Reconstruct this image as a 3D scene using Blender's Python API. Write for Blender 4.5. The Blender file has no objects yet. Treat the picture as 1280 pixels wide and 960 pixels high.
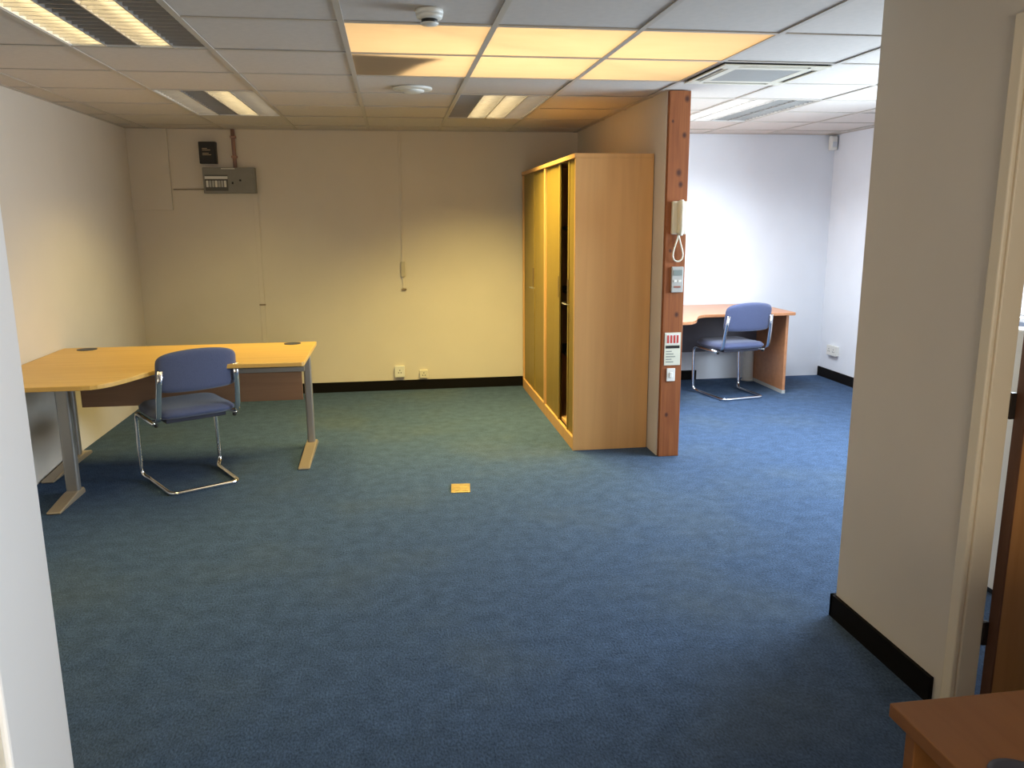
import bpy, bmesh, math, random
from mathutils import Vector, Matrix
random.seed(7)
S = bpy.context.scene
COL = S.collection
PI = math.pi

# ------------------------------------------------------------------ camera
CAM_H = 1.53
pi_, ya, ro = 0.20236, 0.14489, -0.00617
F = Vector((math.sin(ya)*math.cos(pi_), math.cos(ya)*math.cos(pi_), -math.sin(pi_)))
r0 = Vector((math.cos(ya), -math.sin(ya), 0)); u0 = r0.cross(F)
Rv = r0*math.cos(ro) + u0*math.sin(ro); Uv = u0*math.cos(ro) - r0*math.sin(ro)
cam = bpy.data.cameras.new('camera'); cam_o = bpy.data.objects.new('camera', cam); COL.objects.link(cam_o)
cam.sensor_width = 36; cam.lens = 1006*36/1280; cam.clip_start = .02
m = Matrix((Rv, Uv, -F)).transposed().to_4x4(); m.translation = (0, 0, CAM_H); cam_o.matrix_world = m
S.camera = cam_o

# ------------------------------------------------------------------ world, daylight, exposure
S.view_settings.view_transform = 'Standard'; S.view_settings.look = 'None'
S.view_settings.gamma = 1; S.view_settings.use_curve_mapping = False
S.view_settings.exposure = 0.0
W = bpy.data.worlds.new('overcast_sky'); S.world = W; W.use_nodes = True
W.node_tree.nodes['Background'].inputs[0].default_value = (.80, .90, 1, 1)
W.node_tree.nodes['Background'].inputs[1].default_value = 2.0

def area(name, loc, sx, sy, power, col, rot=(0, 0, 0), spread=PI):
    l = bpy.data.lights.new(name, 'AREA'); l.shape = 'RECTANGLE'; l.size = sx; l.size_y = sy
    l.energy = power; l.color = col; l.spread = spread
    o = bpy.data.objects.new(name, l); o.location = loc; o.rotation_euler = rot; COL.objects.link(o); return o
WIN_Y0, WIN_Y1, WIN_Z0, WIN_Z1 = 3.05, 5.05, .88, 2.1
area('window_daylight', (3.95, (WIN_Y0+WIN_Y1)/2, (WIN_Z0+WIN_Z1)/2), WIN_Z1-WIN_Z0-.1, WIN_Y1-WIN_Y0-.1, 148, (.72, .87, 1), (0, PI/2-.27, 0), spread=math.radians(165))
area('rooflight_daylight', (.734, 3.983, 2.268), 1.7, 1.1, 5, (1, .86, .60), spread=math.radians(130))
area('added_front_fill', (.5, -1.68, 1.25), 1.1, .9, 34, (1, .83, .58), (PI/2, 0, 0))  # added fill from behind the camera for surfaces that face it
area('added_lining_fill', (1.64, -.75, 1.5), 1.0, 1.0, 38, (.68, .84, 1), (0, PI/2, 0), spread=math.radians(95))  # added cool fill, aimed at the left door lining
area('rooflight_sky', (.734, 3.983, 3.0), 1.75, 1.15, 20, (1, .97, .9))

# ------------------------------------------------------------------ materials
MATS = {}
def mat(name, col, rough=.6, metal=0, var=.0, scale=8, bump=0, bscale=200, stretch=None, emis=None, estr=0, sheen=0, spec=.5, col2=None, coat=0):
    if name in MATS: return MATS[name]
    M = bpy.data.materials.new(name); M.use_nodes = True; nt = M.node_tree; N = nt.nodes; L = nt.links
    P = N['Principled BSDF']
    P.inputs['Roughness'].default_value = rough; P.inputs['Metallic'].default_value = metal
    P.inputs['Specular IOR Level'].default_value = spec
    P.inputs['Sheen Weight'].default_value = sheen
    P.inputs['Coat Weight'].default_value = coat
    c = (*col, 1); P.inputs['Base Color'].default_value = c
    tc = N.new('ShaderNodeTexCoord'); mp = N.new('ShaderNodeMapping'); L.new(tc.outputs['Object'], mp.inputs[0])
    if stretch: mp.inputs['Scale'].default_value = stretch
    if var or col2:
        n = N.new('ShaderNodeTexNoise'); n.inputs['Scale'].default_value = scale; n.inputs['Detail'].default_value = 5
        L.new(mp.outputs[0], n.inputs['Vector'])
        r = N.new('ShaderNodeValToRGB'); r.color_ramp.elements[0].position = .3; r.color_ramp.elements[1].position = .7
        a = col2 if col2 else tuple(x*(1-var) for x in col)
        b = col if col2 else tuple(min(1, x*(1+var)) for x in col)
        r.color_ramp.elements[0].color = (*a, 1); r.color_ramp.elements[1].color = (*b, 1)
        L.new(n.outputs[0], r.inputs[0]); L.new(r.outputs[0], P.inputs['Base Color'])
    if bump:
        n2 = N.new('ShaderNodeTexNoise'); n2.inputs['Scale'].default_value = bscale; n2.inputs['Detail'].default_value = 3
        L.new(tc.outputs['Object'], n2.inputs['Vector'])
        b_ = N.new('ShaderNodeBump'); b_.inputs['Strength'].default_value = bump; b_.inputs['Distance'].default_value = .004
        L.new(n2.outputs[0], b_.inputs['Height']); L.new(b_.outputs[0], P.inputs['Normal'])
    if emis:
        P.inputs['Emission Color'].default_value = (*emis, 1); P.inputs['Emission Strength'].default_value = estr
    MATS[name] = M; return M

def wood(name, a, b, rough=.45, scale=3.0, axis='Z', knots=False):
    if name in MATS: return MATS[name]
    M = bpy.data.materials.new(name); M.use_nodes = True; nt = M.node_tree; N = nt.nodes; L = nt.links; P = N['Principled BSDF']
    P.inputs['Roughness'].default_value = rough; P.inputs['Specular IOR Level'].default_value = .4
    tc = N.new('ShaderNodeTexCoord'); mp = N.new('ShaderNodeMapping'); L.new(tc.outputs['Object'], mp.inputs[0])
    s = [22, 22, 22]; s['XYZ'.index(axis)] = 1.2; mp.inputs['Scale'].default_value = s
    n = N.new('ShaderNodeTexNoise'); n.inputs['Scale'].default_value = scale; n.inputs['Detail'].default_value = 6; n.inputs['Distortion'].default_value = .6
    L.new(mp.outputs[0], n.inputs['Vector'])
    r = N.new('ShaderNodeValToRGB'); r.color_ramp.elements[0].position = .32; r.color_ramp.elements[1].position = .68
    r.color_ramp.elements[0].color = (*a, 1); r.color_ramp.elements[1].color = (*b, 1); L.new(n.outputs[0], r.inputs[0])
    out = r.outputs[0]
    if knots:
        prevk = None
        for kx, kz, kr_ in ((1.785, 2.23, .016), (1.775, 2.02, .014), (1.748, 1.80, .018), (1.762, 1.73, .015), (1.70, 2.10, .008), (1.765, .93, .014), (1.71, 1.33, .010), (1.72, .28, .012)):
            mk = N.new('ShaderNodeMapping'); mk.inputs['Location'].default_value = (-kx/kr_, 0, -kz/(kr_*1.3)); mk.inputs['Scale'].default_value = (1/kr_, 0, 1/(kr_*1.3))
            L.new(tc.outputs['Object'], mk.inputs[0]); vl = N.new('ShaderNodeVectorMath'); vl.operation = 'LENGTH'; L.new(mk.outputs[0], vl.inputs[0])
            mr_ = N.new('ShaderNodeMapRange'); mr_.inputs[1].default_value = .4; mr_.inputs[2].default_value = 1.3; mr_.inputs[3].default_value = 1; mr_.inputs[4].default_value = 0
            L.new(vl.outputs['Value'], mr_.inputs[0])
            if prevk is None: prevk = mr_.outputs[0]
            else:
                mm = N.new('ShaderNodeMath'); mm.operation = 'MAXIMUM'; L.new(prevk, mm.inputs[0]); L.new(mr_.outputs[0], mm.inputs[1]); prevk = mm.outputs[0]
        mx = N.new('ShaderNodeMixRGB'); mx.inputs[2].default_value = (.07, .02, .01, 1)
        L.new(prevk, mx.inputs[0]); L.new(out, mx.inputs[1]); out = mx.outputs[0]
    L.new(out, P.inputs['Base Color']); MATS[name] = M; return M

def carpet_mat():
    M = bpy.data.materials.new('blue_carpet'); M.use_nodes = True; nt = M.node_tree; N = nt.nodes; L = nt.links; P = N['Principled BSDF']
    P.inputs['Roughness'].default_value = .95; P.inputs['Specular IOR Level'].default_value = .05
    tc = N.new('ShaderNodeTexCoord')
    def noise(scale, det, stretch=None):
        n = N.new('ShaderNodeTexNoise'); n.inputs['Scale'].default_value = scale; n.inputs['Detail'].default_value = det
        mp = N.new('ShaderNodeMapping'); L.new(tc.outputs['Object'], mp.inputs[0])
        if stretch: mp.inputs['Scale'].default_value = stretch
        L.new(mp.outputs[0], n.inputs['Vector']); return n
    fine = noise(150, 3, (1, .55, 1)); r = N.new('ShaderNodeValToRGB')
    r.color_ramp.elements[0].position = .25; r.color_ramp.elements[1].position = .75
    r.color_ramp.elements[0].color = (.032, .053, .094, 1); r.color_ramp.elements[1].color = (.081, .131, .232, 1)
    L.new(fine.outputs[0], r.inputs[0])
    worn = noise(1.1, 4); wr = N.new('ShaderNodeValToRGB'); wr.color_ramp.elements[0].position = .50; wr.color_ramp.elements[1].position = .78
    wr.color_ramp.elements[0].color = (0, 0, 0, 1); wr.color_ramp.elements[1].color = (.55, .55, .55, 1); L.new(worn.outputs[0], wr.inputs[0])
    mx = N.new('ShaderNodeMixRGB'); mx.inputs[2].default_value = (.085, .108, .118, 1)
    L.new(wr.outputs[0], mx.inputs[0]); L.new(r.outputs[0], mx.inputs[1])
    mott = noise(14, 5); mr = N.new('ShaderNodeValToRGB'); mr.color_ramp.elements[0].position = .3; mr.color_ramp.elements[1].position = .7
    mr.color_ramp.elements[0].color = (.82, .82, .82, 1); mr.color_ramp.elements[1].color = (1.12, 1.12, 1.12, 1); L.new(mott.outputs[0], mr.inputs[0])
    ml = N.new('ShaderNodeMixRGB'); ml.blend_type = 'MULTIPLY'; ml.inputs[0].default_value = 1
    L.new(mx.outputs[0], ml.inputs[1]); L.new(mr.outputs[0], ml.inputs[2]); L.new(ml.outputs[0], P.inputs['Base Color'])
    b_ = N.new('ShaderNodeBump'); b_.inputs['Strength'].default_value = .5; b_.inputs['Distance'].default_value = .006
    L.new(fine.outputs[0], b_.inputs['Height']); L.new(b_.outputs[0], P.inputs['Normal'])
    return M

def panel_mat():
    M = bpy.data.materials.new('yellowed_diffuser'); M.use_nodes = True; nt = M.node_tree; N = nt.nodes; L = nt.links
    N.remove(N['Principled BSDF']); out = N['Material Output']
    t = N.new('ShaderNodeBsdfTranslucent'); d = N.new('ShaderNodeBsdfDiffuse'); mx = N.new('ShaderNodeMixShader'); mx.inputs[0].default_value = .25
    tc = N.new('ShaderNodeTexCoord'); mp = N.new('ShaderNodeMapping'); mp.inputs['Scale'].default_value = (2, 6, 2); mp.inputs['Rotation'].default_value = (0, 0, .4)
    L.new(tc.outputs['Object'], mp.inputs[0]); n = N.new('ShaderNodeTexNoise'); n.inputs['Scale'].default_value = 2.2; n.inputs['Detail'].default_value = 4
    L.new(mp.outputs[0], n.inputs['Vector']); r = N.new('ShaderNodeValToRGB')
    r.color_ramp.elements[0].color = (.88, .715, .49, 1); r.color_ramp.elements[1].color = (.93, .78, .56, 1)
    L.new(n.outputs[0], r.inputs[0]); L.new(r.outputs[0], t.inputs[0]); L.new(r.outputs[0], d.inputs[0])
    L.new(t.outputs[0], mx.inputs[1]); L.new(d.outputs[0], mx.inputs[2]); L.new(mx.outputs[0], out.inputs[0]); return M

PAINT = mat('cream_wall_paint', (.71, .648, .565), .8, var=.02, scale=3, bump=.04, bscale=120, spec=.3)
PAINT_DAYLIT = mat('daylit_wall_paint', (.78, .81, .87), .8, var=.02, scale=3, bump=.04, bscale=120, spec=.3)  # same wall paint made whiter and bluer: alcove daylight put into the colour
TRIMW = mat('white_gloss_paint', (.86, .85, .84), .35)
CREAMG = mat('cream_gloss_paint', (.84, .74, .57), .35)
BLACKSK = mat('black_skirting', (.007, .006, .006), .8, spec=.1)
TILE = mat('mineral_ceiling_tile', (.66, .605, .555), .9, var=.03, scale=30, bump=.15, bscale=260, spec=.2)
BAR = mat('cream_grid_bar', (.55, .50, .44), .5)
CARPET = carpet_mat(); PANEL = panel_mat()
POSTW = wood('red_brown_timber', (.22, .062, .016), (.31, .10, .028), .5, 2.0, 'Z', knots=True)
MAPLE = wood('maple_desk_board', (.60, .36, .10), (.68, .43, .13), .4, 1.2, 'X')
BEECH = wood('beech_desk_board', (.44, .19, .085), (.52, .235, .11), .32, 1.2, 'X')
BROWNP = wood('brown_modesty_board', (.27, .14, .075), (.32, .17, .09), .5, 1.5, 'X')
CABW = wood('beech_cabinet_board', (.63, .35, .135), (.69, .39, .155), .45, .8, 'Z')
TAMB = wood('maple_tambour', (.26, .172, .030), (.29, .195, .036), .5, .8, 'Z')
DOORW = wood('oak_veneer_door', (.38, .17, .05), (.48, .23, .075), .4, 1.0, 'Z')
DOOREDGE = wood('dark_door_edge', (.10, .04, .02), (.14, .06, .03), .5, 1.0, 'Z')
NEARW = wood('brown_desk_board', (.20, .080, .020), (.24, .10, .028), .45, 1.2, 'Y')
CHROME = mat('chrome', (.78, .78, .80), .16, 1)
SATIN = mat('satin_silver_metal', (.36, .34, .32), .42, .7)
FEETM = mat('champagne_metal_foot', (.50, .40, .28), .4, .6)
FABRIC = mat('blue_violet_fabric', (.076, .092, .180), .95, var=.12, scale=240, bump=.3, bscale=350, sheen=.3, spec=.2)
FABRIC_U = mat('dark_seat_pan', (.03, .03, .05), .6)
WHITEP = mat('white_plastic', (.78, .77, .72), .4)
CREAMP = mat('aged_cream_plastic', (.74, .69, .56), .4)
GREYP = mat('grey_plastic', (.45, .45, .43), .45)
DARKP = mat('black_plastic', (.012, .011, .010), .45)
NAVYP = mat('navy_plastic', (.03, .035, .06), .5)
GREYM = mat('grey_painted_steel', (.235, .225, .20), .5, var=.05, scale=12)
PIPEM = mat('pink_brown_pipe_paint', (.34, .20, .17), .6)
ALU = mat('louvre_aluminium', (.62, .60, .58), .35, .6)
ALU_SHADED = mat('shaded_louvre_aluminium', (.42, .40, .38), .45, .5)  # darker copy of the louvre metal: shade of unlit bays put into colour
TRAY = mat('white_light_tray', (.80, .79, .77), .4)
TUBE_W = mat('lit_warm_tube', (1, 1, 1), .5, emis=(1, .80, .42), estr=7)
TUBE_REFL = mat('reflection_glow_tube', (1, 1, 1), .5, emis=(1, .85, .6), estr=1.6)  # weak glow stands in for window light reflected in unlit bays
TUBE_C = mat('lit_cool_tube', (1, 1, 1), .5, emis=(.95, .98, 1), estr=8)
TUBE_OFF = mat('unlit_tube', (.70, .70, .68), .3)
BRASS = mat('brass', (.55, .40, .17), .4, .8, var=.15, scale=60)
REDP = mat('red_print', (.55, .05, .04), .6)
GREENP = mat('pale_green_print', (.60, .66, .50), .6)
SCREEN = mat('lcd_grey_green', (.22, .26, .25), .3)
HINGE = mat('dark_bronze_hinge', (.06, .05, .045), .4, .7)
INSUL = mat('brown_insulation_scrap', (.10, .07, .05), .95)
GLASS = mat('window_glass', (1, 1, 1), .02); GLASS.node_tree.nodes['Principled BSDF'].inputs['Transmission Weight'].default_value = 1
GLASS.node_tree.nodes['Principled BSDF'].inputs['IOR'].default_value = 1.02

# ------------------------------------------------------------------ mesh helpers
class MB:
    def __init__(s): s.v = []; s.f = []; s.sm = []
    def add(s, vs, fs, smooth=False):
        o = len(s.v); s.v += [tuple(v) for v in vs]; s.f += [tuple(i+o for i in f) for f in fs]; s.sm += [smooth]*len(fs); return s
    def box(s, a, b):
        x0, y0, z0 = a; x1, y1, z1 = b
        x0, x1 = sorted((x0, x1)); y0, y1 = sorted((y0, y1)); z0, z1 = sorted((z0, z1))
        return s.add([(x0,y0,z0),(x1,y0,z0),(x1,y1,z0),(x0,y1,z0),(x0,y0,z1),(x1,y0,z1),(x1,y1,z1),(x0,y1,z1)],
                     [(0,3,2,1),(4,5,6,7),(0,1,5,4),(1,2,6,5),(2,3,7,6),(3,0,4,7)])
    def prism(s, pts, z0, z1):            # CCW outline in xy
        n = len(pts); v = [(x, y, z0) for x, y in pts] + [(x, y, z1) for x, y in pts]
        return s.add(v, [tuple(reversed(range(n))), tuple(range(n, 2*n))] + [(i, (i+1) % n, n+(i+1) % n, n+i) for i in range(n)])
    def lathe(s, prof, c=(0, 0, 0), n=28, axis='z'):
        v = []; fs = []
        for r, z in prof:
            for i in range(n):
                a = 2*PI*i/n; x, y = r*math.cos(a), r*math.sin(a)
                p = (x, y, z) if axis == 'z' else ((z, x, y) if axis == 'x' else (y, z, x))
                v.append((p[0]+c[0], p[1]+c[1], p[2]+c[2]))
        for k in range(len(prof)-1):
            for i in range(n): fs.append((k*n+i, k*n+(i+1) % n, (k+1)*n+(i+1) % n, (k+1)*n+i))
        fs.append(tuple(reversed(range(n)))); fs.append(tuple((len(prof)-1)*n+i for i in range(n)))
        return s.add(v, fs, True)
    def tube(s, path, r, n=10, closed=False, flat=None):
        P = [Vector(p) for p in path]; v = []; fs = []; prev = None; N = len(P)
        for i, p in enumerate(P):
            if closed: t = (P[(i+1) % N]-P[i-1]).normalized()
            else: t = (P[min(i+1, N-1)]-P[max(i-1, 0)]).normalized()
            if prev is None:
                ref = Vector((0, 0, 1)) if abs(t.z) < .9 else Vector((1, 0, 0)); prev = t.cross(ref).normalized()
            nrm = (prev - t*prev.dot(t)).normalized(); prev = nrm; bn = t.cross(nrm)
            for k in range(n):
                a = 2*PI*k/n; v.append(p + nrm*r*math.cos(a) + bn*(flat or r)*math.sin(a))
        for i in range(N if closed else N-1):
            for k in range(n):
                j = (i+1) % N; fs.append((i*n+k, i*n+(k+1) % n, j*n+(k+1) % n, j*n+k))
        if not closed: fs.append(tuple(reversed(range(n)))); fs.append(tuple((N-1)*n+k for k in range(n)))
        return s.add(v, fs, True)
    def build(s, name, material, parent=None, bevel=0, seg=2, loc=None):
        me = bpy.data.meshes.new(name); me.from_pydata(s.v, [], s.f); me.update()
        bm = bmesh.new(); bm.from_mesh(me); bmesh.ops.recalc_face_normals(bm, faces=bm.faces); bm.to_mesh(me); bm.free()
        for p, q in zip(me.polygons, s.sm): p.use_smooth = q
        me.materials.append(material)
        o = bpy.data.objects.new(name, me); COL.objects.link(o)
        if parent: o.parent = parent
        if loc: o.location = loc
        if bevel:
            b = o.modifiers.new('bevel', 'BEVEL'); b.width = bevel; b.segments = seg; b.limit_method = 'ANGLE'; b.angle_limit = math.radians(40)
        return o
def B(*boxes):
    mb = MB()
    for a, b in boxes: mb.box(a, b)
    return mb
def rounded(pts, r, n=6):
    """polyline with corner radius r"""
    P = [Vector(p) for p in pts]; out = [P[0]]
    for i in range(1, len(P)-1):
        a, b, c = P[i-1], P[i], P[i+1]; d1 = (a-b); d2 = (c-b)
        rr = min(r if not isinstance(r, (list, tuple)) else r[i-1], d1.length*.49, d2.length*.49)
        p1 = b + d1.normalized()*rr; p2 = b + d2.normalized()*rr
        for k in range(n+1):
            t = k/n; out.append(p1*(1-t)**2 + b*2*t*(1-t) + p2*t*t)
    out.append(P[-1]); return out
def tag(o, label=None, cat=None, group=None, kind=None):
    if label: o['label'] = label
    if cat: o['category'] = cat
    if group: o['group'] = group
    if kind: o['kind'] = kind
    return o
def thing(name, label, cat, loc=(0, 0, 0), rotz=0, group=None):
    o = bpy.data.objects.new(name, None); COL.objects.link(o); o.empty_display_size = .1
    o.location = loc; o.rotation_euler = (0, 0, rotz); return tag(o, label, cat, group)
def struct(name, mb, m_, label=None, bevel=0): return tag(mb.build(name, m_, None, bevel), label, None, None, 'structure')

# ------------------------------------------------------------------ room shell
XL, XR, YB, YF, ZC = -2.135, 4.13, 7.30, -1.70, 2.2775
PX0, PX1 = 1.67, 1.81           # partition behind the cupboards
NX0, NX1, NY = 1.66, 1.74, 2.69  # near partition with door
ZT = 2.42
struct('floor', B(((XL-.1, YF-.1, -.08), (XR+.1, YB+.1, 0))), CARPET, 'worn blue loop carpet over the whole office')
struct('wall_alcove', B(((1.74, YB, 0), (XR+.1, YB+.1, ZT))), PAINT_DAYLIT, 'wall behind the beech desk, daylight painted into its white')
struct('wall_back', B(((XL-.1, YB, 0), (1.74, YB+.1, ZT))), PAINT, 'long cream painted wall with fuse box and low sockets')
struct('wall_left', B(((XL-.1, YF, 0), (XL, YB, ZT))), PAINT, 'plain cream wall beside the maple corner desk')
struct('wall_front', B(((XL-.1, YF-.1, 0), (-.1, YF, ZT)), ((1.1, YF-.1, 0), (XR+.1, YF, ZT)), ((-.1, YF-.1, 0), (1.1, YF, .75)), ((-.1, YF-.1, 1.75), (1.1, YF, ZT))), PAINT, 'plain cream wall closing the office')
struct('wall_right', B(((XR, YF, 0), (XR+.12, WIN_Y0, ZT)), ((XR, WIN_Y1, 0), (XR+.12, YB, ZT)),
                       ((XR, WIN_Y0, 0), (XR+.12, WIN_Y1, WIN_Z0)), ((XR, WIN_Y0, WIN_Z1), (XR+.12, WIN_Y1, ZT))), PAINT_DAYLIT, 'outer wall with the window, daylight painted into its white')
struct('wall_partition', B(((PX0, 4.905, 0), (PX1, YB, ZT))), PAINT, 'cream partition behind the tambour cupboards')
DY0, DY1, DZ = 1.12, 2.03, 2.03  # rough door opening
struct('wall_near_right', B(((NX0, DY1, 0), (NX1, NY, ZT)), ((NX0, YF, 0), (NX1, -1.3, ZT)), ((NX0, -.2, 0), (NX1, DY0, ZT)), ((NX0, -1.3, 0), (NX1, -.2, .95)), ((NX0, -1.3, 2.05), (NX1, -.2, ZT)), ((NX0, DY0, DZ), (NX1, DY1, ZT))), PAINT,
       'grey shaded partition stub with black skirting next to the open door', bevel=.006)
struct('wall_near_left', B(((XL, .80, 0), (-.43, .917, ZT))), PAINT, 'short cross wall ending at the white door lining')
struct('baseboard_back', B(((-2.135, YB-.014, 0), (1.67, YB, .09))), BLACKSK, 'black skirting along the cream back wall')
struct('baseboard_alcove', B(((PX1, YB-.014, 0), (2.86, YB, .09))), BLACKSK, 'black skirting behind the beech desk')
struct('baseboard_right', B(((XR-.014, WIN_Y1, 0), (XR, YB, .09))), BLACKSK, 'black skirting below the double socket')
struct('baseboard_near_right', B(((NX0-.014, 2.105, 0), (NX0, NY+.014, .09)), ((NX0-.014, NY, 0), (NX1+.014, NY+.014, .09))), BLACKSK, 'black skirting on the grey partition stub')
# wall boxing top-left corner and white boxing in alcove
struct('trim_1', B(((XL, YB-.025, 1.62), (-1.815, YB, ZC))), PAINT, 'shallow painted boxing in the upper corner of the back wall', .003)
struct('trim_2', B(((PX0+.005, 4.87, 0), (PX1, 4.905, ZC))), POSTW, 'knotty red-brown timber post capping the partition', .004)
# left door lining with bead, brown leaf folded back
struct('trim_3', B(((-.43, .79, 0), (-.40, .925, ZC))), TRIMW, 'white door lining standing close at the doorway', .003)
struct('trim_4', B(((-.412, .774, 0), (-.405, .79, ZC))), CREAMG, 'cream bead beside the white door lining', .004)

# ------------------------------------------------------------------ ceiling: slab, T-bars, tiles, rooflight
GX = [XL] + [-.166+.6*i for i in range(-3, 8)] + [XR]
GY = [YF] + [3.383+.6*j for j in range(-8, 7)] + [YB]
SKX0, SKX1, SKY0, SKY1 = -.166, 1.634, 3.383, 4.583
cei = struct('ceiling', B(((XL-.1, YF-.1, ZT), (SKX0, YB+.1, ZT+.06)), ((SKX1, YF-.1, ZT), (XR+.1, YB+.1, ZT+.06)),
        ((SKX0, YF-.1, ZT), (SKX1, SKY0, ZT+.06)), ((SKX0, SKY1, ZT), (SKX1, YB+.1, ZT+.06))), TRAY, 'suspended office ceiling of square mineral tiles')
for x in GX[1:-1]: B(((x-.012, YF, ZC), (x+.012, YB, ZC+.004)), ((x-.002, YF, ZC+.004), (x+.002, YB, ZC+.03))).build('grid_rail', BAR, cei)
B(((XL, YF, ZC), (XL+.02, YB, ZC+.004)), ((XL, YB-.02, ZC), (XR, YB, ZC+.004)), ((XR-.02, YF, ZC), (XR, YB, ZC+.004))).build('edge_trim', BAR, cei)
LIGHTS = [(-1.066, 3.383), (-1.066, 5.783), (.734, 5.783), (2.534, 5.783)]
def spans(cx, y): return any(abs(cx-lx) < .3 and abs(y-ly) < .5 for lx, ly in LIGHTS)
for y in GY[1:-1]:
    run = None
    for i in range(len(GX)):
        ok = i < len(GX)-1 and not spans((GX[i]+GX[i+1])/2, y)
        if ok and run is None: run = GX[i]
        if not ok and run is not None:
            B(((run, y-.012, ZC+.0005), (GX[i], y+.012, ZC+.0045))).build('grid_rail', BAR, cei); run = None
tm = {}
def blocked(cx, cy):
    if SKX0 < cx < SKX1 and SKY0 < cy < SKY1: return True
    if 1.634 < cx < 2.234 and 3.983 < cy < 4.583: return True
    return any(abs(cx-lx) < .3 and abs(cy-ly) < .6 for lx, ly in LIGHTS)
for i in range(len(GX)-1):
    for j in range(len(GY)-1):
        x0, x1, y0, y1 = GX[i], GX[i+1], GY[j], GY[j+1]; cx, cy = (x0+x1)/2, (y0+y1)/2
        if blocked(cx, cy): continue
        key = (round(x1-x0, 3), round(y1-y0, 3))
        if key not in tm:
            w, d = (x1-x0)/2-.004, (y1-y0)/2-.004
            o = B(((-w, -d, 0), (w, d, .015))).build('ceiling_tile', TILE, cei); tm[key] = o.data
        else:
            o = bpy.data.objects.new('ceiling_tile', tm[key]); COL.objects.link(o); o.parent = cei
        o.location = (cx, cy, ZC+.005+random.uniform(0, .0012)); o.rotation_euler = (random.uniform(-.0015, .0015), random.uniform(-.0015, .0015), 0)
# rooflight well and diffuser panels
rl = tag(B(((SKX0-.03, SKY0-.03, ZC+.03), (SKX0, SKY1+.03, 3.05)), ((SKX1, SKY0-.03, ZC+.03), (SKX1+.03, SKY1+.03, 3.05)),
     ((SKX0, SKY0-.03, ZC+.03), (SKX1, SKY0, 3.05)), ((SKX0, SKY1, ZC+.03), (SKX1, SKY1+.03, 3.05)), ((SKX0-.03, SKY0-.03, 3.05), (SKX1+.03, SKY1+.03, 3.07))).build('window_2', TRAY),
     'daylit rooflight of six yellowed diffuser panels in the ceiling', kind='structure')
for i in range(3):
    for j in range(2):
        x0, y0 = SKX0+.6*i, SKY0+.6*j
        B(((x0+.006, y0+.006, ZC+.005), (x0+.594, y0+.594, ZC+.0055))).build('diffuser_panel', PANEL, rl)
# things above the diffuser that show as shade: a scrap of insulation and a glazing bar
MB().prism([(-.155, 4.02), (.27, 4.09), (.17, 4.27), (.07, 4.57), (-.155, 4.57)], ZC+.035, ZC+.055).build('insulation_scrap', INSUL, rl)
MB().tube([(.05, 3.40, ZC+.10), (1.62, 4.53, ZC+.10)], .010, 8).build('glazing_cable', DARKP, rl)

# ------------------------------------------------------------------ recessed louvre lights
def louvre_light(x, y, states, label, tube_m, blade_lit, group):
    t = thing('louvre_light', label, 'ceiling light', (x, y, ZC), 0, group)
    hw, hl = .288, .588
    B(((-hw, -hl, .085), (hw, hl, .09)), ((-hw, -hl, .004), (-hw+.006, hl, .085)), ((hw-.006, -hl, .004), (hw, hl, .085)),
      ((-hw, -hl, .004), (hw, -hl+.006, .085)), ((-hw, hl-.006, .004), (hw, hl, .085))).build('housing', TRAY, t)
    bw = (2*hw-.012)/4
    for k in range(1, 4):
        xx = -hw+.006+bw*k; B(((xx-.003, -hl+.006, .004), (xx+.003, hl-.006, .085))).build('bay_divider', ALU, t)
    for k, st in enumerate(states):
        xc = -hw+.006+bw*(k+.5)
        tb = MB(); tb.lathe([(.012, -hl+.03), (.013, -hl+.034), (.013, hl-.034), (.012, hl-.03)], (xc, 0, .060), 12, 'y')
        tb.build('lamp_tube', tube_m if st == 1 else TUBE_REFL if st == 2 else TUBE_OFF, t)
        lv = MB(); nb = 19
        for q in range(nb):
            yy = -hl+.03 + (2*hl-.06)*q/(nb-1)
            lv.add([(xc-bw/2+.004, yy-.003, .006), (xc+bw/2-.004, yy-.003, .006), (xc+bw/2-.004, yy-.001, .036), (xc-bw/2+.004, yy-.001, .036),
                    (xc-bw/2+.004, yy+.003, .006), (xc+bw/2-.004, yy+.003, .006), (xc+bw/2-.004, yy+.001, .036), (xc-bw/2+.004, yy+.001, .036)],
                   [(0, 1, 2, 3), (7, 6, 5, 4), (0, 4, 5, 1), (2, 6, 7, 3), (1, 5, 6, 2), (0, 3, 7, 4)])
        lv.build('louvre', ALU if st else ALU_SHADED, t)
    return t
G = 'recessed louvre lights'
louvre_light(*LIGHTS[0], (1, 0, 1, 0), 'large recessed louvre light with two lit and two dark bays', TUBE_W, ALU, G)
louvre_light(*LIGHTS[1], (2, 0, 1, 2), 'recessed louvre light above the maple desk, one bay lit', TUBE_W, ALU, G)
louvre_light(*LIGHTS[2], (0, 1, 1, 2), 'recessed louvre light beside the cupboards, two middle bays lit', TUBE_W, ALU, G)
louvre_light(*LIGHTS[3], (1, 1, 0, 0), 'recessed louvre light over the beech desk, cool white', TUBE_C, ALU, G)
WARM = (1, .79, .26)
for (x, y), p, c in zip(LIGHTS, (10, 14, 56, 58), (WARM, WARM, WARM, (.86, .93, 1))):
    area('louvre_lamp', (x, y, ZC-.006), .5, 1.1, p, c, spread=math.radians(150 if x > 2 else 118))

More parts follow.
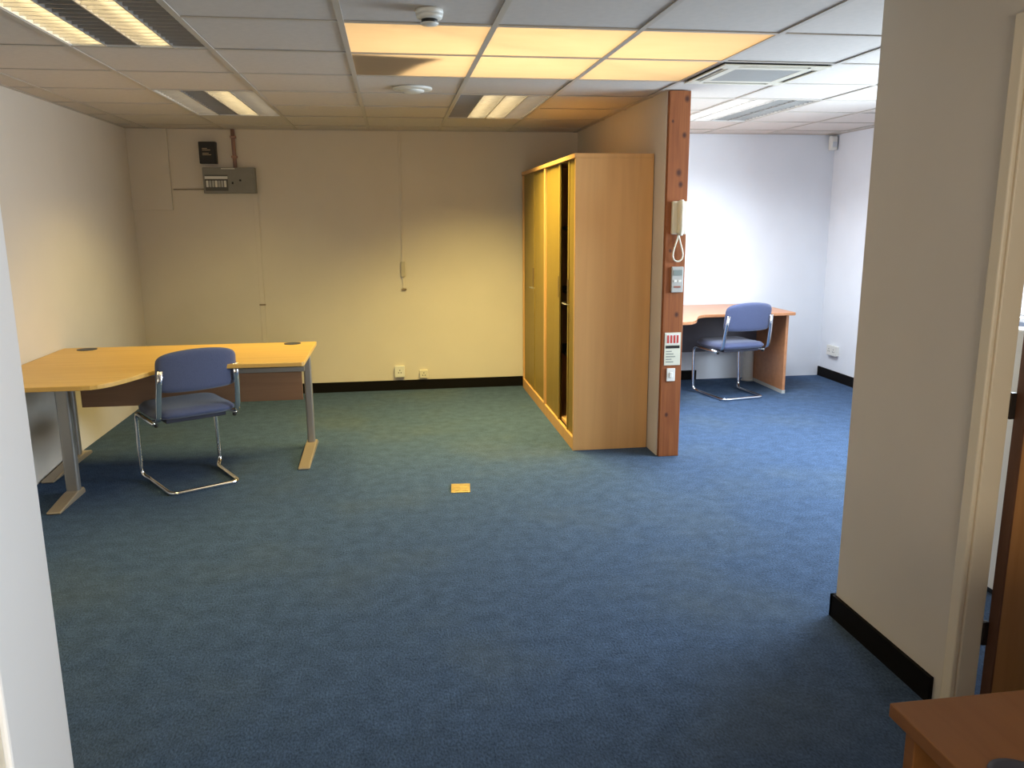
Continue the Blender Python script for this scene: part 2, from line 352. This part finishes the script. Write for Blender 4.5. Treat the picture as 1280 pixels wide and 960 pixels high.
# ------------------------------------------------------------------ ceiling fittings
ac = thing('air_conditioner', 'square white cassette air conditioner flush in the ceiling', 'air conditioner', (1.934, 4.283, ZC))
def ring(a, b, z0, z1): return B(((-a, -a, z0), (a, -b, z1)), ((-a, b, z0), (a, a, z1)), ((-a, -b, z0), (-b, b, z1)), ((b, -b, z0), (a, b, z1)))
ring(.285, .262, -.012, -.005).build('outer_frame', CREAMP, ac, .004)
ring(.222, .175, -.012, -.005).build('inner_frame', CREAMP, ac, .004)
B(((-.27, -.27, -.0055), (.27, .27, .03))).build('back_plate', DARKP, ac)
for k in range(4):
    o = MB().prism([(.19, .222), (.222, .222), (.222, .19), (.262, .19), (.262, .262), (.19, .262)], -.012, -.005).build('corner_piece', CREAMP, ac); o.rotation_euler = (0, 0, k*PI/2)
    v = B(((-.188, .224, -.009), (.188, .233, -.0055))).build('vane', CREAMP, ac); v.rotation_euler = (0, 0, k*PI/2)
g = MB()
for k in range(20): g.box((-.175, -.172+k*.0175, -.011), (.175, -.162+k*.0175, -.0055))
g.build('intake_grille', GREYP, ac)
sd = thing('smoke_detector', 'small white smoke detector with dark vents hanging from a tile', 'smoke detector', (.165, 3.17, ZC))
MB().lathe([(.05, .004), (.052, -.004), (.050, -.014)]).build('base', WHITEP, sd)
MB().lathe([(.050, -.014), (.046, -.026), (.036, -.030)]).build('body', WHITEP, sd)
MB().lathe([(.030, -.030), (.030, -.042)]).build('vent_ring', DARKP, sd)
MB().lathe([(.034, -.042), (.030, -.048), (.012, -.051)]).build('cap', WHITEP, sd)
cv = thing('ceiling_vent', 'flat round white ceiling vent between rooflight and lights', 'vent', (.15, 4.98, ZC))
MB().lathe([(.115, .004), (.115, -.003), (.105, -.009), (.085, -.010)], n=36).build('flange', WHITEP, cv)
MB().lathe([(.068, -.006), (.068, -.016), (.05, -.022), (.015, -.024)], n=36).build('valve_disc', WHITEP, cv)

# ------------------------------------------------------------------ window in the right wall
wr = tag(B(((XR+.02, WIN_Y0, WIN_Z0), (XR+.08, WIN_Y0+.05, WIN_Z1)), ((XR+.02, WIN_Y1-.05, WIN_Z0), (XR+.08, WIN_Y1, WIN_Z1)),
     ((XR+.02, WIN_Y0+.05, WIN_Z0), (XR+.08, WIN_Y1-.05, WIN_Z0+.05)), ((XR+.02, WIN_Y0+.05, WIN_Z1-.05), (XR+.08, WIN_Y1-.05, WIN_Z1)),
     ((XR+.02, 4.02, WIN_Z0+.05), (XR+.08, 4.08, WIN_Z1-.05))).build('window_1', TRIMW), 'wide white framed window lighting the alcove', kind='structure')
B(((XR-.10, WIN_Y0-.04, WIN_Z0-.03), (XR+.02, WIN_Y1+.04, WIN_Z0))).build('window_sill', TRIMW, wr, .005)
for a, b in ((WIN_Y0+.05, 4.02), (4.08, WIN_Y1-.05)): B(((XR+.045, a, WIN_Z0+.05), (XR+.049, b, WIN_Z1-.05))).build('pane', GLASS, wr)

w4 = tag(B(((-.1, YF-.07, .75), (-.06, YF-.02, 1.75)), ((1.06, YF-.07, .75), (1.1, YF-.02, 1.75)), ((-.06, YF-.07, .75), (1.06, YF-.02, .79)), ((-.06, YF-.07, 1.71), (1.06, YF-.02, 1.75))).build('added_window', TRIMW),
         'added white framed window behind the camera, an unseen light source', kind='structure')  # unseen window, added to go with the fill behind the camera
B(((-.06, YF-.047, .79), (1.06, YF-.043, 1.71))).build('pane', GLASS, w4)
w3 = tag(B(((1.67, -1.3, .95), (1.73, -1.26, 2.05)), ((1.67, -.24, .95), (1.73, -.2, 2.05)), ((1.67, -1.26, .95), (1.73, -.24, .99)), ((1.67, -1.26, 2.01), (1.73, -.24, 2.05))).build('added_screen', TRIMW),
         'added glazed screen in the near partition, an unseen light source', kind='structure')  # unseen screen, added to go with the cool fill on the lining
B(((1.698, -1.26, .99), (1.702, -.24, 2.01))).build('pane', GLASS, w3)

# ------------------------------------------------------------------ open door in the near partition
dr = struct('door_1', B(((1.744, 1.961, .008), (2.50, 1.999, 1.99))), DOORW, 'open orange-brown wooden door on dark hinges')
B(((1.738, 1.961, .008), (1.744, 1.999, 1.99))).build('edge_strip', DOOREDGE, dr)
for z in (.295, 1.0, 1.75):
    hg = MB().lathe([(.007, -.038), (.007, .038)], (1.731, 2.004, z), 12).build('hinge', HINGE, dr)
    B(((1.722, 1.996, z-.038), (1.738, 2.002, z+.038))).build('hinge_leaf', HINGE, hg)
MB().tube(rounded([(2.43, 1.961, 1.0), (2.43, 1.915, 1.0), (2.31, 1.915, 1.0)], .02), .009).build('handle', SATIN, dr)
struct('trim_5', B(((NX0-.002, 2.0, 0), (NX1-.018, 2.03, 2.0)), ((NX0-.002, 1.12, 0), (NX1-.018, 1.15, 2.0)), ((NX0-.002, 1.15, 2.0), (NX1-.018, 2.0, 2.03))), CREAMG, 'cream door lining beside the brown door', .003)
struct('trim_6', B(((NX0-.018, 2.006, 0), (NX0-.002, 2.05, 2.05)), ((NX0-.018, 1.10, 0), (NX0-.002, 1.144, 2.05)), ((NX0-.018, 1.144, 2.006), (NX0-.002, 2.006, 2.05))), CREAMG, 'cream architrave around the open brown door', .005)
lf = struct('door_2', B(((-.452, -.02, .008), (-.414, .786, 1.99))), DOORW, 'brown wooden door folded back behind the white lining')
MB().tube(rounded([(-.414, .06, 1.0), (-.36, .06, 1.0), (-.36, .17, 1.0)], .02), .009).build('handle', SATIN, lf)

# white cabinet seen through the hinge gap
wc = thing('white_cabinet', 'tall white steel cabinet glimpsed through the door gap', 'cabinet', (2.60, 2.62, 0))
B(((-.22, -.2, .03), (.30, .22, 1.10))).build('body', WHITEP, wc, .006)
B(((-.20, -.18, 0), (.28, .20, .03))).build('plinth', DARKP, wc)
dd = B(((-.215, .22, .06), (.295, .238, 1.08))).build('door', WHITEP, wc, .004)
B(((.22, .238, .6), (.24, .255, .75))).build('handle', SATIN, dd)

# ------------------------------------------------------------------ desks
def outline(W_, D, RW, RD):
    pts = [(0, 0), (0, -RD)]
    p0, p1, p2, p3 = (RW-.13, -RD), (RW+.07, -RD), (RW+.05, -D), (RW+.25, -D)
    for k in range(17):
        t = k/16; a = [(1-t)**3, 3*t*(1-t)**2, 3*t*t*(1-t), t**3]
        pts.append((sum(w*p[0] for w, p in zip(a, (p0, p1, p2, p3))), sum(w*p[1] for w, p in zip(a, (p0, p1, p2, p3)))))
    return pts + [(W_-.012, -D), (W_, -D+.012), (W_, 0)]
def grommet(parent, x, y, z, r=.055):
    g_ = MB().lathe([(r, -.001), (r, .002), (r-.008, .003)], (x, y, z), 24).build('grommet', NAVYP, parent)
    return g_
TOPZ = .725
dk = thing('corner_desk', 'maple corner desk on grey metal legs against the cream wall', 'desk', (XL+.006, 5.53, 0), 0)
MB().prism(outline(1.60, .81, .70, 1.32), TOPZ-.025, TOPZ).build('desktop', MAPLE, dk, .003)
grommet(dk, .17, -.085, TOPZ, .06); grommet(dk, 1.45, -.07, TOPZ, .055)
B(((.10, -.085, .345), (1.50, -.067, .54))).build('modesty_panel', BROWNP, dk, .002)
B(((.08, -.10, .54), (1.52, -.06, .572))).build('support_rail', SATIN, dk, .003)
B(((.10, -.17, .60), (1.50, -.05, .69))).build('cable_tray', DARKP, dk, .003)
B(((.28, -.98, .67), (.31, -.17, .70))).build('support_rail', SATIN, dk, .003)
def cleg(x, y0, y1, yu, w):
    lg = B(((x-w/2, yu-.024, .03), (x+w/2, yu+.024, TOPZ-.05))).build('leg', SATIN, dk, .012, 3)
    fm = MB(); hw = .036
    pr = [(y0, 0), (y0, .014), (yu-.06, .040), (yu+.05, .040), (y1, .020), (y1, 0)]
    n = len(pr); fm.add([(x-hw, y, z) for y, z in pr]+[(x+hw, y, z) for y, z in pr], [tuple(range(n)), tuple(reversed(range(n, 2*n)))]+[(i, n+i, n+(i+1) % n, (i+1) % n) for i in range(n)])
    fm.build('foot', FEETM, lg, .006)
    B(((x-w/2, max(y0, yu-.35), TOPZ-.05), (x+w/2, min(y1, yu+.06), TOPZ-.026))).build('bracket', SATIN, lg, .003)
cleg(1.535, -.57, .06, -.04, .05)
cleg(.045, -.59, .06, -.10, .05)
cleg(.295, -1.16, -.79, -.86, .07)

fd = thing('corner_desk', 'beech corner desk with panel ends in the bright alcove', 'desk', (PX1+.02, YB-.032, 0), 0)
MB().prism(outline(1.60, .78, .56, 1.22), TOPZ-.025, TOPZ).build('desktop', BEECH, fd, .003)
pe = B(((1.54, -.72, .03), (1.565, -.02, TOPZ-.025))).build('end_panel', BEECH, fd, .002)
B(((1.537, -.722, .0), (1.568, -.018, .03))).build('edge_strip', GREYP, pe)
pe = B(((.03, -1.18, .0), (.055, -.02, TOPZ-.025))).build('end_panel', BEECH, fd, .002)
B(((.055, -.16, .30), (1.54, -.142, TOPZ-.025))).build('modesty_panel', mat('shaded_modesty_board', (.10, .09, .10), .6), fd, .002)  # beech board; the deep shade under the desktop is put into its colour
grommet(fd, .17, -.085, TOPZ, .05)
cd = thing('white_column', 'white upright column standing under the beech desk', 'cable riser', (3.33, 7.17, 0))  # plain white column with a grey ring at its base
MB().lathe([(.045, 0), (.05, .004), (.05, .29), (.047, .30)], n=24).build('column', WHITEP, cd)
MB().lathe([(.062, 0), (.062, .006), (.05, .009)], n=24).build('base_ring', GREYP, cd)

nd = thing('side_desk', 'brown wooden desk by the open brown door', 'desk', (.80, 1.112, 0), 0)
B(((0, -1.50, .705), (.80, 0, .73))).build('desktop', NEARW, nd, .002)
B(((.02, -.045, 0), (.78, -.02, .705))).build('end_panel', NEARW, nd, .002)
B(((.02, -1.48, 0), (.78, -1.455, .705))).build('end_panel', NEARW, nd, .002)
B(((.55, -1.455, .25), (.568, -.045, .705))).build('modesty_panel', NEARW, nd, .002)
grommet(nd, .075, -.20, .73, .042)

# ------------------------------------------------------------------ cantilever chairs
def pad_mesh(fn, nu=24, nv=16):
    """closed pillow from fn(u,v,side)->(x,y,z) for u,v in [-1,1]"""
    mb_ = MB(); V = []; Fc = []
    for s in (0, 1):
        for i in range(nu+1):
            for j in range(nv+1): V.append(fn(-1+2*i/nu, -1+2*j/nv, s))
    n = (nu+1)*(nv+1); ix = lambda i, j, s: s*n+i*(nv+1)+j
    for i in range(nu):
        for j in range(nv):
            Fc.append((ix(i, j, 0), ix(i+1, j, 0), ix(i+1, j+1, 0), ix(i, j+1, 0))); Fc.append((ix(i, j, 1), ix(i, j+1, 1), ix(i+1, j+1, 1), ix(i+1, j, 1)))
    for i in range(nu):
        Fc.append((ix(i, 0, 0), ix(i, 0, 1), ix(i+1, 0, 1), ix(i+1, 0, 0))); Fc.append((ix(i, nv, 0), ix(i+1, nv, 0), ix(i+1, nv, 1), ix(i, nv, 1)))
    for j in range(nv):
        Fc.append((ix(0, j, 0), ix(0, j+1, 0), ix(0, j+1, 1), ix(0, j, 1))); Fc.append((ix(nu, j, 0), ix(nu, j, 1), ix(nu, j+1, 1), ix(nu, j+1, 0)))
    mb_.add(V, Fc, True); return mb_
def sq(u, v, e):      # square to superellipse
    a = math.hypot(u, v)
    if a < 1e-9: return 0, 0
    mx_ = max(abs(u), abs(v)); ang = math.atan2(v, u); c, s = abs(math.cos(ang)), abs(math.sin(ang))
    rr = (c**e + s**e)**(-1/e); return mx_*rr*math.cos(ang), mx_*rr*math.sin(ang)
def edge(u, v, p=8): m_ = max(abs(u), abs(v)); return (1-m_**p)**.5 if m_ < 1 else 0
def make_chair(label, loc, rotz):
    t = thing('cantilever_chair', label, 'chair', loc, rotz, 'blue cantilever chairs')
    def seat(u, v, s):
        x, y = sq(u, v, 5); e = edge(u, v, 6)
        z = .462 - .012*math.cos(y*PI/2) - .03*max(0, y-.55)**2*4*.3
        return (x*.234, .005+y*.23, z + (.006+.030*e if s == 0 else -.008-.022*e))
    pad_mesh(seat).build('seat', FABRIC, t)
    B(((-.17, -.17, .408), (.17, .17, .44))).build('seat_pan', FABRIC_U, t, .004)
    def back(u, v, s):
        x, z = sq(u, v, 7 if v > 0 else 9); e = edge(u, v, 6)
        arch = .030*(1-x*x)*(1 if z > 0 else .5*-1)*abs(z)
        yy = -.252 - .035*(z+1)/2 + .030*x*x
        zz = .705 + z*.105 + arch*.9
        if z < 0: zz = .705 + z*.105 - .006*(1-x*x)*abs(z)
        return (x*.222, yy + (.010*e+.004 if s == 0 else -.012*e-.004), zz)
    pad_mesh(back).build('backrest', FABRIC, t)
    xo, xi, R_ = .232, .194, .0125
    path = []
    right = [(xo, -.16, .415), (xo, .215, .415), (xo+.004, .20, .035), (xi+.012, .155, R_), (xi, -.235, R_)]
    pts = right + [(-x, y, z) for x, y, z in reversed(right)]
    MB().tube(rounded(pts, [.06, .045, .035, .05, .05, .035, .045, .06]), R_, 10).build('frame', CHROME, t)
    for s in (-1, 1):
        bk = MB().tube(rounded([(s*.222, -.12, .428), (s*.222, -.225, .432), (s*.218, -.255, .60), (s*.206, -.280, .73)], .05), .016, 10, flat=.0045)
        b_ = bk.build('back_bracket', CHROME, t)
        MB().lathe([(.009, -.012), (.012, -.006), (.012, .002), (.009, .006)], (s*.222, -.16, .408), 12).build('bolt', DARKP, b_)
        MB().lathe([(.014, 0), (.014, .004), (.012, .005)], (s*xi, -.19, 0), 12).build('glide', DARKP, t)
    return t
make_chair('blue violet padded cantilever chair pulled up to the maple desk', (-1.235, 4.87, 0), math.atan2(.51, .86))
make_chair('pale blue padded cantilever chair at the beech desk', (2.89, 6.60, 0), math.atan2(.17, .985))

# ------------------------------------------------------------------ tambour cupboards
def cupboard(y0, y1, gap, label):
    w = y1-y0
    t = thing('tambour_cupboard', label, 'cupboard', (1.155, y0, 0), 0, 'tall tambour cupboards')
    D, H = .510, 1.93
    for a in (0, w-.022): B(((0, a, 0), (D, a+.022, H-.028))).build('side_panel', CABW, t, .0015)
    B(((-.006, 0, H-.028), (D, w, H))).build('top', CABW, t, .002)
    B(((.0, .022, 0), (.02, w-.022, .085))).build('plinth', CABW, t, .0015)
    B(((.03, .022, .085), (D-.01, w-.022, .105))).build('cabinet_floor', CABW, t)
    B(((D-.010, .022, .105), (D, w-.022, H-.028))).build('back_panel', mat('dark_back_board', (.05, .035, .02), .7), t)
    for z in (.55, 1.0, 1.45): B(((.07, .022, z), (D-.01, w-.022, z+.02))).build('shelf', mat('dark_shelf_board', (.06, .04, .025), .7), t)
    mid = w/2
    for d, (a, b) in enumerate(gap):
        tb = MB(); n = max(1, int((b-a)/.026)); st = (b-a)/n
        for k in range(n):
            ya_, yb_ = a+k*st, a+(k+1)*st
            tb.add([(.020, ya_, .088), (.014, ya_+.003, .088), (.014, yb_-.003, .088), (.020, yb_, .088), (.030, yb_, .088), (.030, ya_, .088),
                    (.020, ya_, H-.03), (.014, ya_+.003, H-.03), (.014, yb_-.003, H-.03), (.020, yb_, H-.03), (.030, yb_, H-.03), (.030, ya_, H-.03)],
                   [(0, 1, 2, 3, 4, 5), (11, 10, 9, 8, 7, 6)]+[(i, (i+1) % 6, 6+(i+1) % 6, 6+i) for i in range(6)])
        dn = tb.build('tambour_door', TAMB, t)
        lead = b if d == 0 else a; sg = -1 if d == 0 else 1
        B(((.008, lead, .088), (.032, lead+sg*.032, H-.03))).build('leading_rail', TAMB, dn, .002)
        B(((.004, lead+sg*.008, .98), (.008, lead+sg*.028, 1.13))).build('finger_plate', mat('dull_bronze_plate', (.20, .13, .06), .5, .4), dn, .001)
        hx = lead+sg*.012
        MB().tube(rounded([(.008, hx-.05*(d == 0), .965), (-.022, hx-.05*(d == 0), .965), (-.022, hx+.05, .965), (.008, hx+.05, .965)], .012), .004, 8).build('handle', SATIN, dn) if d == 0 else None
    return t
cupboard(5.10, 6.155, [(.024, .250), (.525, 1.03)], 'tall tambour cupboard standing partly open beside the timber post')
cupboard(6.157, 7.212, [(.024, .527), (.529, 1.03)], 'closed tall tambour cupboard in the corner by the back wall')

# ------------------------------------------------------------------ things on the timber post
yp = 4.87
ph = thing('intercom_handset', 'white intercom handset high on the timber post', 'intercom', (1.752, yp, 1.53))
B(((-.045, -.028, -.10), (.048, 0, .10))).build('base', CREAMP, ph, .006)
MB().tube(rounded([(0, -.042, -.098), (0, -.052, -.07), (0, -.052, .07), (0, -.042, .098)], .03), .030, 14, flat=.018).build('handset', CREAMP, ph)
cp = []
for k in range(49):
    a = k/48; s_ = math.sin(a*PI); cp.append((.028*math.sin(2*PI*a)*(.5+.5*s_)*1.3*(1 if a < .5 else 1), -.02, -.10-.165*s_))
MB().tube(cp, .0055, 8).build('cord', CREAMP, ph)
rm = thing('remote_controller', 'grey air conditioning remote in a holder on the timber post', 'remote control', (1.757, yp, 1.152))
B(((-.038, -.018, -.08), (.038, 0, .08))).build('body', GREYP, rm, .004)
B(((-.028, -.021, .025), (.028, -.018, .06))).build('screen', SCREEN, rm)
for k in range(2): B(((-.024+.028*k, -.022, -.015), (-.004+.028*k, -.018, -.002))).build('button', WHITEP, rm)
B(((-.022, -.022, -.05), (.02, -.018, -.04))).build('button', mat('dull_red_button', (.30, .10, .07), .5), rm)
fn = thing('fire_notice', 'fire action notice card with red heading on the timber post', 'sign', (1.745, yp, .712))
B(((-.053, -.004, -.105), (.053, 0, .105))).build('card', mat('notice_card', (.70, .70, .58), .5), fn)
B(((-.045, -.0055, .030), (.045, -.004, .098))).build('heading_panel', mat('white_print', (.80, .78, .74), .5), fn)
for k in range(4): B(((-.038+.021*k, -.007, .038), (-.026+.021*k, -.0055, .088))).build('red_lettering', REDP, fn)
B(((-.046, -.0055, .004), (.046, -.004, .022))).build('black_band', DARKP, fn)
for k in range(5): B(((-.042, -.0055, -.018-.017*k), (-.005+.012*((k*7) % 3), -.004, -.012-.017*k))).build('text_line', mat('grey_print', (.25, .27, .24), .6), fn)
sw = thing('light_switch', 'small white light switch low on the timber post', 'switch', (1.738, yp, .545))
B(((-.028, -.010, -.042), (.028, 0, .042))).build('plate', WHITEP, sw, .003)
B(((-.010, -.016, -.016), (.010, -.010, .016))).build('rocker', WHITEP, sw, .002)

# ------------------------------------------------------------------ things on the back wall
yw = YB
cu = thing('fuse_box', 'grey steel fuse box with a row of breakers on the back wall', 'fuse box', (-1.331, yw, 1.86))
B(((-.211, -.075, -.105), (.211, 0, .105))).build('enclosure', GREYM, cu, .004)
B(((-.195, -.079, -.085), (-.012, -.075, .045))).build('breaker_window', mat('dark_recess_grey', (.10, .095, .085), .6), cu)
B(((-.195, -.083, .012), (-.012, -.079, .034))).build('label_strip', WHITEP, cu)
for k in range(7): B(((-.186+.024*k, -.088, -.055), (-.168+.024*k, -.079, -.002))).build('breaker', GREYP if k % 3 else WHITEP, cu, .002)
B(((.01, -.079, -.085), (.195, -.075, .085))).build('cover_plate', GREYM, cu, .003)
B(((-.06, -.080, .092), (.05, -.075, .099))).build('top_label', WHITEP, cu)
MB().lathe([(.008, 0), (.008, .012), (.004, .014)], (.09, -.091, .0), 12, 'y').build('lock', DARKP, cu)
B(((.02, -.083, -.03), (.034, -.079, -.012))).build('knob', DARKP, cu)
jb = thing('junction_box', 'small black junction box with pale print above the fuse box', 'junction box', (-1.492, yw, 2.085))
B(((-.068, -.065, -.088), (.068, 0, .088))).build('body', DARKP, jb, .004)
for k, (a, z) in enumerate(((.02, .03), (.045, .018), (.03, -.008), (.05, -.020))): B(((-.04, -.067, z), (-.04+a+.02, -.065, z+.006))).build('print_line', mat('tan_print', (.40, .32, .22), .6), jb)
pp = thing('conduit_pipe', 'pink-brown conduit pipe running from fuse box to ceiling', 'pipe', (-1.284, yw, 1.965))
MB().tube([(0, -.022, 0), (-.003, -.022, .312)], .016, 12).build('pipe', PIPEM, pp)
for z in (.08, .24): B(((-.025, -.040, z), (.022, 0, z+.018))).build('clip', PIPEM, pp, .003)
cb = tag(MB().tube([(-1.80, yw-.006, 1.79), (-1.545, yw-.006, 1.79)], .005, 8).build('wall_cable', mat('tan_cable', (.33, .28, .22), .6)), 'short thin cable running level into the fuse box', 'cable')
tr = thing('wall_trunking', 'slim painted trunking dropping from ceiling with pull switch', 'trunking', (.09, yw, .93))
B(((-.009, -.010, .0), (.009, 0, ZC-.93-.004))).build('cover', PAINT, tr, .002)
B(((-.019, -.020, .10), (.019, 0, .235))).build('switch_box', mat('tan_plastic', (.52, .46, .34), .5), tr, .003)
B(((-.02, -.014, -.02), (.024, 0, -.006))).build('end_clip', mat('brown_clip', (.25, .18, .11), .5), tr, .002)
t2 = thing('wall_trunking', 'slim painted trunking dropping from fuse box towards the desk', 'trunking', (-1.14, yw, .10))
B(((-.02, -.008, 0), (.02, 0, 1.652))).build('cover', PAINT, t2, .002)
B(((-.026, -.011, .70), (.026, 0, .712))).build('joint_clip', mat('brown_clip', (.25, .18, .11), .5), t2)
def socket(name, label, loc, w, hgt, axis, n, grp=None, m_=WHITEP):
    t = thing(name, label, 'socket', loc, 0 if axis == 'y' else -PI/2, grp)
    B(((-w/2, -.03, -hgt/2), (w/2, 0, hgt/2))).build('back_box', m_, t, .004)
    B(((-w/2-.002, -.036, -hgt/2-.002), (w/2+.002, -.03, hgt/2+.002))).build('faceplate', m_, t, .003)
    for k in range(n):
        cx = (k-(n-1)/2)*w/n
        for dx, dz in ((0, .012), (-.011, -.010), (.011, -.010)): B(((cx+dx-.004, -.037, dz-.004), (cx+dx+.004, -.036, dz+.004))).build('pin_hole', DARKP, t)
    return t
socket('wall_socket', 'white surface socket above the black skirting on the back wall', (.03, yw, .175), .086, .10, 'y', 1)
socket('data_outlet', 'small cream data outlet beside the white wall socket', (.247, yw, .145), .072, .07, 'y', 1, None, CREAMP)
socket('double_socket', 'white double socket low on the right wall of the alcove', (XR, 7.04, .285), .16, .09, 'x', 2)
pr = thing('motion_sensor', 'small white motion sensor high in the alcove corner', 'motion sensor', (XR-.045, YB-.05, 2.20))
B(((-.032, -.03, -.065), (.032, .03, .065))).build('body', WHITEP, pr, .012, 3)
B(((-.022, -.036, -.035), (.022, -.03, .010))).build('lens', mat('sensor_lens', (.62, .64, .68), .3), pr, .003)
B(((-.015, .03, -.03), (.015, .05, .03))).build('bracket', WHITEP, pr)
# floor box
fb = thing('floor_outlet', 'small brass floor outlet plate set in the carpet', 'floor outlet', (.344, 4.445, 0), -.08)
B(((-.055, -.075, 0), (.055, .075, .006))).build('plate', BRASS, fb, .002)
B(((-.043, -.060, .006), (.043, -.003, .009))).build('flap', BRASS, fb, .001)
B(((-.043, .003, .006), (.043, .060, .009))).build('flap', BRASS, fb, .001)
